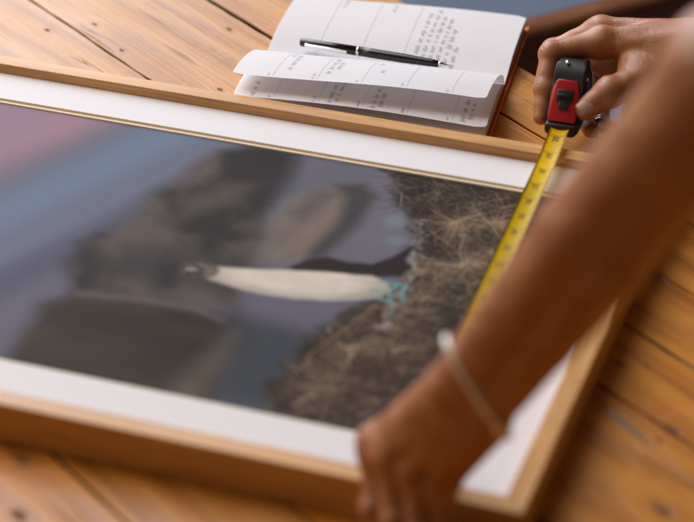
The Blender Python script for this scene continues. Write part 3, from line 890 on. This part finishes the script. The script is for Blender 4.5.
# graduations along both edges
bm = bmesh.new()
def mark(bm, x0, x1, y, w):
    A = [bm.verts.new(blade_pt(x, y+s*w/2, 0.00035)) for x, s in ((x0, -1), ((x0+x1)/2, -1), (x1, -1), (x1, 1), ((x0+x1)/2, 1), (x0, 1))]
    bm.faces.new((A[0], A[1], A[4], A[5])); bm.faces.new((A[1], A[2], A[3], A[4]))
n16 = int(0.515/0.0015875)
for i in range(3, n16):
    y = BL1+i*0.0015875
    L = 0.0016
    if i % 2 == 0: L = 0.0022
    if i % 4 == 0: L = 0.0030
    if i % 8 == 0: L = 0.0040
    if i % 16 == 0: L = 0.0158
    wd = 0.00036 if i % 16 else 0.00046
    if i % 16 == 0: mark(bm, -HWB, HWB, y, wd)
    else:
        mark(bm, HWB-L, HWB, y, wd)
        mark(bm, -HWB, -HWB+L*0.75, y, wd)
obj('graduations', bm, M_TICK, blade)
# inch numbers
dg = bpy.context.evaluated_depsgraph_get()
for n_ in range(1, 21):
    cu = bpy.data.curves.new('n', 'FONT'); cu.body = str(n_); cu.size = 0.0074; cu.align_x = 'RIGHT'; cu.align_y = 'CENTER'
    to = bpy.data.objects.new('n', cu); COL.objects.link(to)
    dg.update()
    me = bpy.data.meshes.new_from_object(to.evaluated_get(bpy.context.evaluated_depsgraph_get()))
    y0 = BL1+n_*0.0254-0.0012
    tb = bmesh.new(); tb.from_mesh(me)
    bmesh.ops.subdivide_edges(tb, edges=tb.edges, cuts=1)
    for v_ in tb.verts:                              # digits stand across the blade, reading towards the case
        x, y = v_.co.x, v_.co.y
        v_.co = blade_pt(max(-HWB, min(HWB, -y)), y0+x, 0.0004)
    obj('inch_number', tb, M_TICK, blade)
    bpy.data.objects.remove(to); bpy.data.curves.remove(cu); bpy.data.meshes.remove(me)
bm = bmesh.new()
bx(bm, -0.007, 0.007, BL1-0.0012, BL1+0.0002, blade_z(BL1)-0.010, blade_z(BL1)+0.0015, 0.0003)
bx(bm, -0.0055, 0.0055, BL1+0.0002, BL1+0.014, blade_z(BL1)+0.0018, blade_z(BL1)+0.0024, 0.0002)
obj('end_hook', bm, M_SILVER, blade)

# ---------------------------------------------------------------- person: both arms grown as one surface
class Body:
    def __init__(s): s.groups = []                  # each group: list of capsules blended, then merged with k
    def add(s, caps, k, kin): s.groups.append((caps, k, kin))
def capdist(P, c):
    a, b, r1, r2 = c
    ba = b-a; pa = P-a
    h = np.clip((pa@ba)/max(float(ba@ba), 1e-12), 0, 1)
    return np.sqrt(((pa-h[:, None]*ba)**2).sum(1))-(r1+(r2-r1)*h)
def smin(a, b, k):
    h = np.maximum(k-np.abs(a-b), 0)/k
    return np.minimum(a, b)-h*h*k*0.25
def sdf(P, groups):
    """first group = palm and arm; later groups (fingers) blend into it but not into each other"""
    base = None
    out = None
    for gi, (caps, k, kin) in enumerate(groups):
        d = None
        for c in caps:
            e = capdist(P, c); d = e if d is None else smin(d, e, kin)
        if gi == 0: base = d; out = d
        else: out = np.minimum(out, smin(base, d, k))
    return out
f32 = np.float32
def A3(*p): return np.array(p, f32)
def chain(pts, rad):
    pts = [A3(*p) for p in pts]
    return [(pts[i], pts[i+1], rad[i], rad[i+1]) for i in range(len(pts)-1)]
def bulge(p, r): q = A3(*p); return (q, q+f32(1e-4), r, r)

# -- right hand on the tape (far), arm leaving to the right
RWp = A3(-0.006, 0.606, 0.095)
R_el = A3(0.225, 0.655, 0.235)
R_sh = A3(0.40, 0.50, 0.50)
def lerp(a, b, t_): return a+(b-a)*f32(t_)
side = A3(0.10, -0.85, 0.25); side /= np.linalg.norm(side)
armR = [(RWp+side*0.011, lerp(RWp, R_el, .45)+side*0.014, 0.0195, 0.026), (lerp(RWp, R_el, .45)+side*0.014, R_el, 0.026, 0.036),
        (RWp-side*0.012, lerp(RWp, R_el, .45)-side*0.013, 0.0185, 0.024), (lerp(RWp, R_el, .45)-side*0.013, R_el, 0.024, 0.036),
        (R_el, R_sh, 0.038, 0.048)]
mR = {'i': (-0.0935, 0.5840, 0.0905), 'm': (-0.1000, 0.6080, 0.0885), 'r': (-0.0980, 0.6290, 0.0810), 'l': (-0.0880, 0.6470, 0.0720)}
palmR = []
for kf, off, r0, r1 in (('i', 0.016, 0.0155, 0.0112), ('m', 0.006, 0.0160, 0.0112), ('r', -0.006, 0.0155, 0.0105), ('l', -0.014, 0.0150, 0.0098)):
    q = A3(*mR[kf])
    palmR.append((RWp+side*off+A3(-0.012, 0, 0), q+A3(0.004, 0, -0.002), r0, r1))
palmR += [(RWp+A3(-0.02, -0.008, -0.010), A3(-0.060, 0.578, 0.076), 0.019, 0.015),    # thenar
          (A3(-0.042, 0.604, 0.066), A3(-0.092, 0.614, 0.060), 0.0180, 0.0155), (A3(-0.055, 0.60, 0.074), A3(-0.085, 0.615, 0.070), 0.018, 0.014), bulge(mR['i'], 0.0112), bulge(mR['m'], 0.0112)]
G_R = Body()
for kf in 'im':
    q = A3(*mR[kf]); palmR.append((RWp+A3(-0.012, -0.004, 0.013), q+A3(0.004, 0, 0.0085), 0.0062, 0.0045))
G_R.add(armR+palmR, 0.008, 0.007)
def finger(G, pts, r, k=0.010):
    caps = chain(pts, r)
    for p_, rr_ in zip(pts[1:-1], r[1:-1]): caps.append(bulge(p_, rr_*1.05))
    G.add(caps, k, 0.0035)
finger(G_R, [mR['i'], (-0.1305, 0.5640, 0.0825), (-0.1292, 0.5420, 0.0600), (-0.1270, 0.5260, 0.0415)], [0.0114, 0.0096, 0.0086, 0.0070])
finger(G_R, [mR['m'], (-0.1370, 0.6000, 0.0680), (-0.1350, 0.5760, 0.0460), (-0.1290, 0.5620, 0.0280)], [0.0112, 0.0096, 0.0086, 0.0072])
finger(G_R, [mR['r'], (-0.1220, 0.6230, 0.0480), (-0.1080, 0.5870, 0.0215), (-0.0900, 0.5560, 0.0205)], [0.0105, 0.0092, 0.0080, 0.0068])
finger(G_R, [mR['l'], (-0.1010, 0.6330, 0.0440), (-0.0920, 0.6020, 0.0240), (-0.0845, 0.5720, 0.0180)], [0.0098, 0.0082, 0.0074, 0.0062])
thR = [(-0.030, 0.590, 0.080), (-0.0520, 0.5630, 0.0735), (-0.0735, 0.5400, 0.0670), (-0.0895, 0.5270, 0.0550)]
finger(G_R, thR, [0.0160, 0.0136, 0.0124, 0.0098], 0.014)

# -- left hand gripping the near rail, arm rising towards the right
LWp = A3(-0.0290, -0.0365, 0.140)
L_el = A3(0.112, -0.062, 0.395)
L_sh = A3(0.37, 0.16, 0.52)
sideL = A3(-0.80, 0.60, -0.10); axL = (L_el-LWp)/np.linalg.norm(L_el-LWp); sideL -= axL*(sideL@axL); sideL /= np.linalg.norm(sideL)
camv = A3(0.27, -1.17, 0.93)-LWp; camv /= np.linalg.norm(camv)
sideL = np.cross(camv, axL); sideL /= np.linalg.norm(sideL)
mid = lerp(LWp, L_el, .5)
armL = [(LWp+sideL*0.0105, mid+sideL*0.0120, 0.0180, 0.0230), (mid+sideL*0.0120, L_el, 0.0230, 0.034),
        (LWp-sideL*0.0105, mid-sideL*0.0120, 0.0180, 0.0230), (mid-sideL*0.0120, L_el, 0.0230, 0.034),
        (LWp+sideL*0.004+camv*0.010, mid+sideL*0.010+camv*0.0155, 0.0090, 0.0135), (mid+sideL*0.010+camv*0.0155, L_el+camv*0.016, 0.0135, 0.022),
        (LWp-sideL*0.0145+camv*0.011-axL*0.004, LWp-sideL*0.0145+camv*0.010, 0.0088, 0.0085), (LWp+sideL*0.014+camv*0.008-axL*0.002, LWp+sideL*0.014+camv*0.008, 0.0088, 0.0085),
        (L_el, L_sh, 0.037, 0.046)]
mL = {'i': (-0.0950, -0.0110, 0.0715), 'm': (-0.0820, -0.0215, 0.0745), 'r': (-0.0650, -0.0275, 0.0710), 'l': (-0.0490, -0.0285, 0.0650)}
sgnL = 1.0 if (A3(*mL['i'])-A3(*mL['l']))@sideL > 0 else -1.0
palmL = []
for kf, off, r0, r1 in (('i', 0.013, 0.0160, 0.0122), ('m', 0.005, 0.0165, 0.0122), ('r', -0.005, 0.0160, 0.0115), ('l', -0.0145, 0.0185, 0.0115)):
    q = A3(*mL[kf])
    palmL.append((LWp+sideL*off*sgnL-axL*0.008, q+A3(0.002, 0.003, 0.003), r0, r1))
palmL += [(LWp+A3(-0.015, 0.012, -0.02), A3(-0.070, 0.008, 0.070), 0.0165, 0.0125), bulge(mL['i'], 0.0126), bulge(mL['m'], 0.0126)]
G_L = Body()
for kf, r_k in (('i', 0.0112), ('m', 0.0116), ('r', 0.0108), ('l', 0.0098)):
    q = A3(*mL[kf]); palmL.append(bulge(tuple(q+camv*f32(0.0036)), r_k))
    palmL.append((LWp-axL*0.004+camv*0.009, q+camv*f32(0.0075), 0.0062, 0.0048))
G_L.add(armL+palmL, 0.007, 0.007)
finger(G_L, [mL['i'], (-0.0880, -0.0360, 0.0400), (-0.0850, -0.0310, 0.0190), (-0.0840, -0.0150, 0.0095)], [0.0112, 0.0094, 0.0082, 0.0070])
finger(G_L, [mL['m'], (-0.0720, -0.0430, 0.0400), (-0.0695, -0.0360, 0.0165), (-0.0690, -0.0170, 0.0090)], [0.0112, 0.0095, 0.0082, 0.0070])
finger(G_L, [mL['r'], (-0.0560, -0.0460, 0.0385), (-0.0545, -0.0360, 0.0165), (-0.0545, -0.0160, 0.0090)], [0.0108, 0.0090, 0.0078, 0.0066])
finger(G_L, [mL['l'], (-0.0410, -0.0420, 0.0370), (-0.0400, -0.0330, 0.0180), (-0.0410, -0.0150, 0.0090)], [0.0105, 0.0084, 0.0074, 0.0064])
thL = [(-0.050, 0.000, 0.100), (-0.073, 0.016, 0.077), (-0.084, 0.026, 0.056), (-0.0885, 0.032, 0.0445)]
finger(G_L, thL, [0.0145, 0.0120, 0.0108, 0.0085], 0.012)
# shoulders join the arms (out of frame, under the shirt)
bridge = [(L_sh, lerp(L_sh, R_sh, .5)+A3(0.03, 0, 0.02), 0.05, 0.07), (lerp(L_sh, R_sh, .5)+A3(0.03, 0, 0.02), R_sh, 0.07, 0.05)]

def mesh_sdf(groups_list, h, pad=0.004):
    """sparse surface nets over the union of several group lists"""
    allc = [c for g in groups_list for (caps, k, kin) in g for c in caps]
    lo = np.min([np.minimum(a, b)-max(r1, r2) for a, b, r1, r2 in allc], 0)-pad
    hi = np.max([np.maximum(a, b)+max(r1, r2) for a, b, r1, r2 in allc], 0)+pad
    B = 16; bs = B*h
    nbk = np.ceil((hi-lo)/bs).astype(int)
    ii = np.stack(np.meshgrid(*[np.arange(n) for n in nbk], indexing='ij'), -1).reshape(-1, 3)
    cen = (lo+(ii+0.5)*bs).astype(f32)
    rad = bs*0.8660254+0.012
    full = lambda P: np.minimum.reduce([sdf(P, g) for g in groups_list])
    act = ii[np.abs(full(cen)) < rad]
    loc = np.stack(np.meshgrid(*[np.arange(B+1)]*3, indexing='ij'), -1).reshape(-1, 3)
    Kx, Ky = (nbk[1]*B+4)*(nbk[2]*B+4), (nbk[2]*B+4)
    keysA = []; cross = []; quads = []
    def key(c): return (c[:, 0]+1)*Kx+(c[:, 1]+1)*Ky+(c[:, 2]+1)
    for b in act:
        P = (lo+(b*B+loc)*h).astype(f32)
        c0 = P.mean(0)
        gl = []
        for g in groups_list:                          # cull capsules far from the block
            g2 = []
            for gi, (caps, k, kin) in enumerate(g):
                cc = [c for c in caps if capdist(c0[None], c)[0] < rad+0.03]
                if gi == 0 and not cc: cc = [min(caps, key=lambda c: capdist(c0[None], c)[0])]
                if cc: g2.append((cc, k, kin))
            gl.append(g2)
        D = np.minimum.reduce([sdf(P, g) for g in gl]).reshape(B+1, B+1, B+1)
        if D.min() > 0 or D.max() < 0: continue
        for axis in range(3):
            sl0 = [slice(0, B)]*3; sl1 = [slice(0, B)]*3; sl1[axis] = slice(1, B+1)
            d0 = D[tuple(sl0)]; d1 = D[tuple(sl1)]
            w_ = np.argwhere((d0 < 0) != (d1 < 0))
            if not len(w_): continue
            a0 = d0[tuple(w_.T)]; a1 = d1[tuple(w_.T)]
            t_ = a0/(a0-a1)
            g0 = w_+b*B
            pt = lo+g0*h; pt[:, axis] += t_*h
            o1, o2 = (axis+1) % 3, (axis+2) % 3
            ks = []
            for s1, s2 in ((0, 0), (-1, 0), (-1, -1), (0, -1)):
                c = g0.copy(); c[:, o1] += s1; c[:, o2] += s2; ks.append(key(c))
            ks = np.stack(ks, 1)
            ks[a0 > 0] = ks[a0 > 0][:, ::-1]
            quads.append(ks); cross.append(np.repeat(pt[:, None], 4, 1).reshape(-1, 3)); keysA.append(ks.reshape(-1))
    keysA = np.concatenate(keysA); cross = np.concatenate(cross); quads = np.concatenate(quads)
    uq, inv = np.unique(keysA, return_inverse=True)
    cnt = np.bincount(inv)
    V = np.stack([np.bincount(inv, cross[:, i])/cnt for i in range(3)], 1)
    F = np.searchsorted(uq, quads)
    return V.astype(f32), F
import time as _t
_t0 = _t.time()
# one surface: the left arm's base group also carries the bridge so the arms meet
G_L.groups[0] = (G_L.groups[0][0]+bridge, G_L.groups[0][1], G_L.groups[0][2])
V, F = mesh_sdf([G_R.groups, G_L.groups], 0.00125)
# creases: fine folds across the finger joints, and soft unevenness of the skin
def creases(V, J, axis, amp, per, sig, rad, dorsal=None):
    J = np.array(J); axis = np.array(axis)/np.linalg.norm(axis)
    d = V-J; r = np.sqrt((d**2).sum(1)); m = r < rad
    uu = d[m]@axis
    w_ = np.exp(-(uu/sig)**2)*(0.55+0.45*np.sin(d[m]@np.array([210., -160., 330.])))*np.clip(1-(r[m]/rad)**4, 0, 1)
    jit = 0.6*np.sin(d[m]@np.array([330., 210., 270.]))+0.7*np.sin(d[m]@np.array([-120., 260., 90.])+1.3)
    return m, -amp*w_*(0.5+0.5*np.cos(2*np.pi*uu/per+jit*2))
me_tmp = bpy.data.meshes.new('body_shape')
fo = np_mesh('body', V, F, M_SKIN)
me = fo.data
N = np.zeros(len(V)*3, f32); me.vertices.foreach_get('normal', N); N = N.reshape(-1, 3)
disp = np.zeros(len(V), f32)
for pts in (thR,):
    for i in (1, 2):
        m, dv = creases(V, pts[i], np.array(pts[i+1])-np.array(pts[i-1]), 0.0011, 0.0027, 0.0066, 0.02); disp[m] += dv
for base, chainp in ((mR, [(-0.1345, 0.5640, 0.0835), (-0.1345, 0.5420, 0.0610)]),):
    m, dv = creases(V, chainp[0], np.array(chainp[1])-np.array(base['i']), 0.0008, 0.0026, 0.006, 0.017); disp[m] += dv
    m, dv = creases(V, chainp[1], np.array((0, -0.6, -0.8)), 0.0004, 0.0022, 0.004, 0.014); disp[m] += dv
m, dv = creases(V, (-0.070, 0.583, 0.092), (1, 0.45, 0.2), 0.00030, 0.0047, 0.018, 0.035); disp[m] += dv
m, dv = creases(V, RWp, (1, 0, 0), 0.0003, 0.0055, 0.014, 0.04); disp[m] += dv
m, dv = creases(V, LWp, axL, 0.0005, 0.005, 0.012, 0.04); disp[m] += dv
for kf in 'imrl':
    m, dv = creases(V, mL[kf], (0.4, 0.1, 0.9), 0.0005, 0.004, 0.008, 0.018); disp[m] += dv
s_ = V*np.array([1, 1, 1])
disp += 0.00035*np.sin(s_@np.array([140., 95., 60.])+1.5*np.sin(s_@np.array([40., 120., 90.])))*np.sin(s_@np.array([-70., 150., 110.]))
V = V+N*disp[:, None]
me.vertices.foreach_set('co', V.astype(f32).ravel()); me.update()
print('body verts', len(V), 'in', round(_t.time()-_t0, 1))
person = empty('person', (0.55, 0.42, -0.75))
tag(person, 'person reaching in with bare forearms, one hand holding the tape measure, one gripping the frame', 'person')
def reparent(o, p):
    o.parent = p; o.matrix_parent_inverse = Matrix.Translation(-Vector(p.location))
reparent(fo, person)
# shirt: torso and short sleeves
shirt_groups = [[([(A3(0.44, 0.33, 0.47), A3(0.60, 0.46, 0.12), 0.125, 0.135), (L_sh, A3(0.44, 0.33, 0.47), 0.066, 0.11), (R_sh, A3(0.44, 0.33, 0.47), 0.066, 0.11),
                   (lerp(L_el, L_sh, .62), L_sh, 0.058, 0.066), (lerp(R_el, R_sh, .62), R_sh, 0.058, 0.066)], 0.03, 0.04)]]
V, F = mesh_sdf(shirt_groups, 0.006)
reparent(np_mesh('shirt', V, F, M_SHIRT), person)
# thumb nail
def nail(tip, prev, out, w, l, r, name='thumb_nail'):
    tip = Vector(tip); d = (tip-Vector(prev)).normalized(); n = Vector(out); n = (n-d*n.dot(d)).normalized(); s = d.cross(n)
    bm = bmesh.new(); rows = []
    for i in range(9):
        row = []
        for j in range(9):
            a = -1+2*i/8; b = -1+2*j/8
            k = math.sqrt(max(0, 1-0.42*a*a)) if a > 0 else math.sqrt(max(0, 1-0.30*a*a))
            b2 = b*k
            ang = b2*w/r
            p = tip+d*(a*l-0.0005)+s*math.sin(ang)*r+n*(math.cos(ang)*r*(1-0.035*max(a, 0)**2)+0.0004)
            row.append(bm.verts.new(p))
        rows.append(row)
    for i in range(8):
        for j in range(8): bm.faces.new((rows[i][j], rows[i][j+1], rows[i+1][j+1], rows[i+1][j]))
    bmesh.ops.solidify(bm, geom=list(bm.faces), thickness=0.0006)
    o = obj(name, bm, M_NAIL, None, True); reparent(o, person); return o
nail(thR[3], thR[2], (0.20, -0.60, 0.80), 0.0068, 0.0076, 0.0099)

# ---------------------------------------------------------------- bracelet and ring
bm = bmesh.new()
bc = LWp+axL*0.012
pts = []
sgnB = 1.0 if sideL[0] > 0 else -1.0
for i in range(47):
    a = R(-160)+R(320)*i/46
    pts.append(tuple(bc+sideL*sgnL*-math.cos(a)*0+sideL*math.sin(a)*0.0335+camv*math.cos(a)*0.0255+axL*-sgnB*math.sin(a)*0.0150-axL*(0.002+0.005*max(0, math.cos(a)))))
tube(bm, pts, 0.0024, 10)
br = obj('bracelet', bm, M_BANGLE, None, True)
tag(br, 'thin silver bangle with a ball end on the near wrist', 'bracelet')
bm = bmesh.new()
bmesh.ops.create_uvsphere(bm, u_segments=20, v_segments=12, radius=0.0046, matrix=Matrix.Translation(Vector(bc+sideL*sgnB*0.0275-axL*0.0170+camv*0.0225)))
o = obj('ball_end', bm, M_GOLD, br, True)

bm = bmesh.new()
ra, rb = Vector((-0.0920, 0.6020, 0.0240)), Vector((-0.0845, 0.5720, 0.0180))
rc = ra.lerp(rb, 0.90); rax = (rb-ra).normalized(); e1 = rax.orthogonal().normalized(); e2 = rax.cross(e1)
for dz in (-0.0016, 0.0016):
    tube(bm, [rc+rax*dz+(e1*math.cos(2*math.pi*i/28)+e2*math.sin(2*math.pi*i/28))*0.0074 for i in range(28)], 0.0010, 8, closed=True)
ri = obj('finger_ring', bm, M_SILVER, None, True)
tag(ri, 'silver ring with beads on a finger of the hand holding the tape', 'ring')
bm = bmesh.new()
for k_ in range(3):
    bmesh.ops.create_uvsphere(bm, u_segments=14, v_segments=10, radius=0.0018, matrix=Matrix.Translation(rc+Vector((0.001-0.001*k_, -0.0085-0.002*k_, 0.002-0.0042*k_))))
obj('beads', bm, M_SILVER, ri, True)
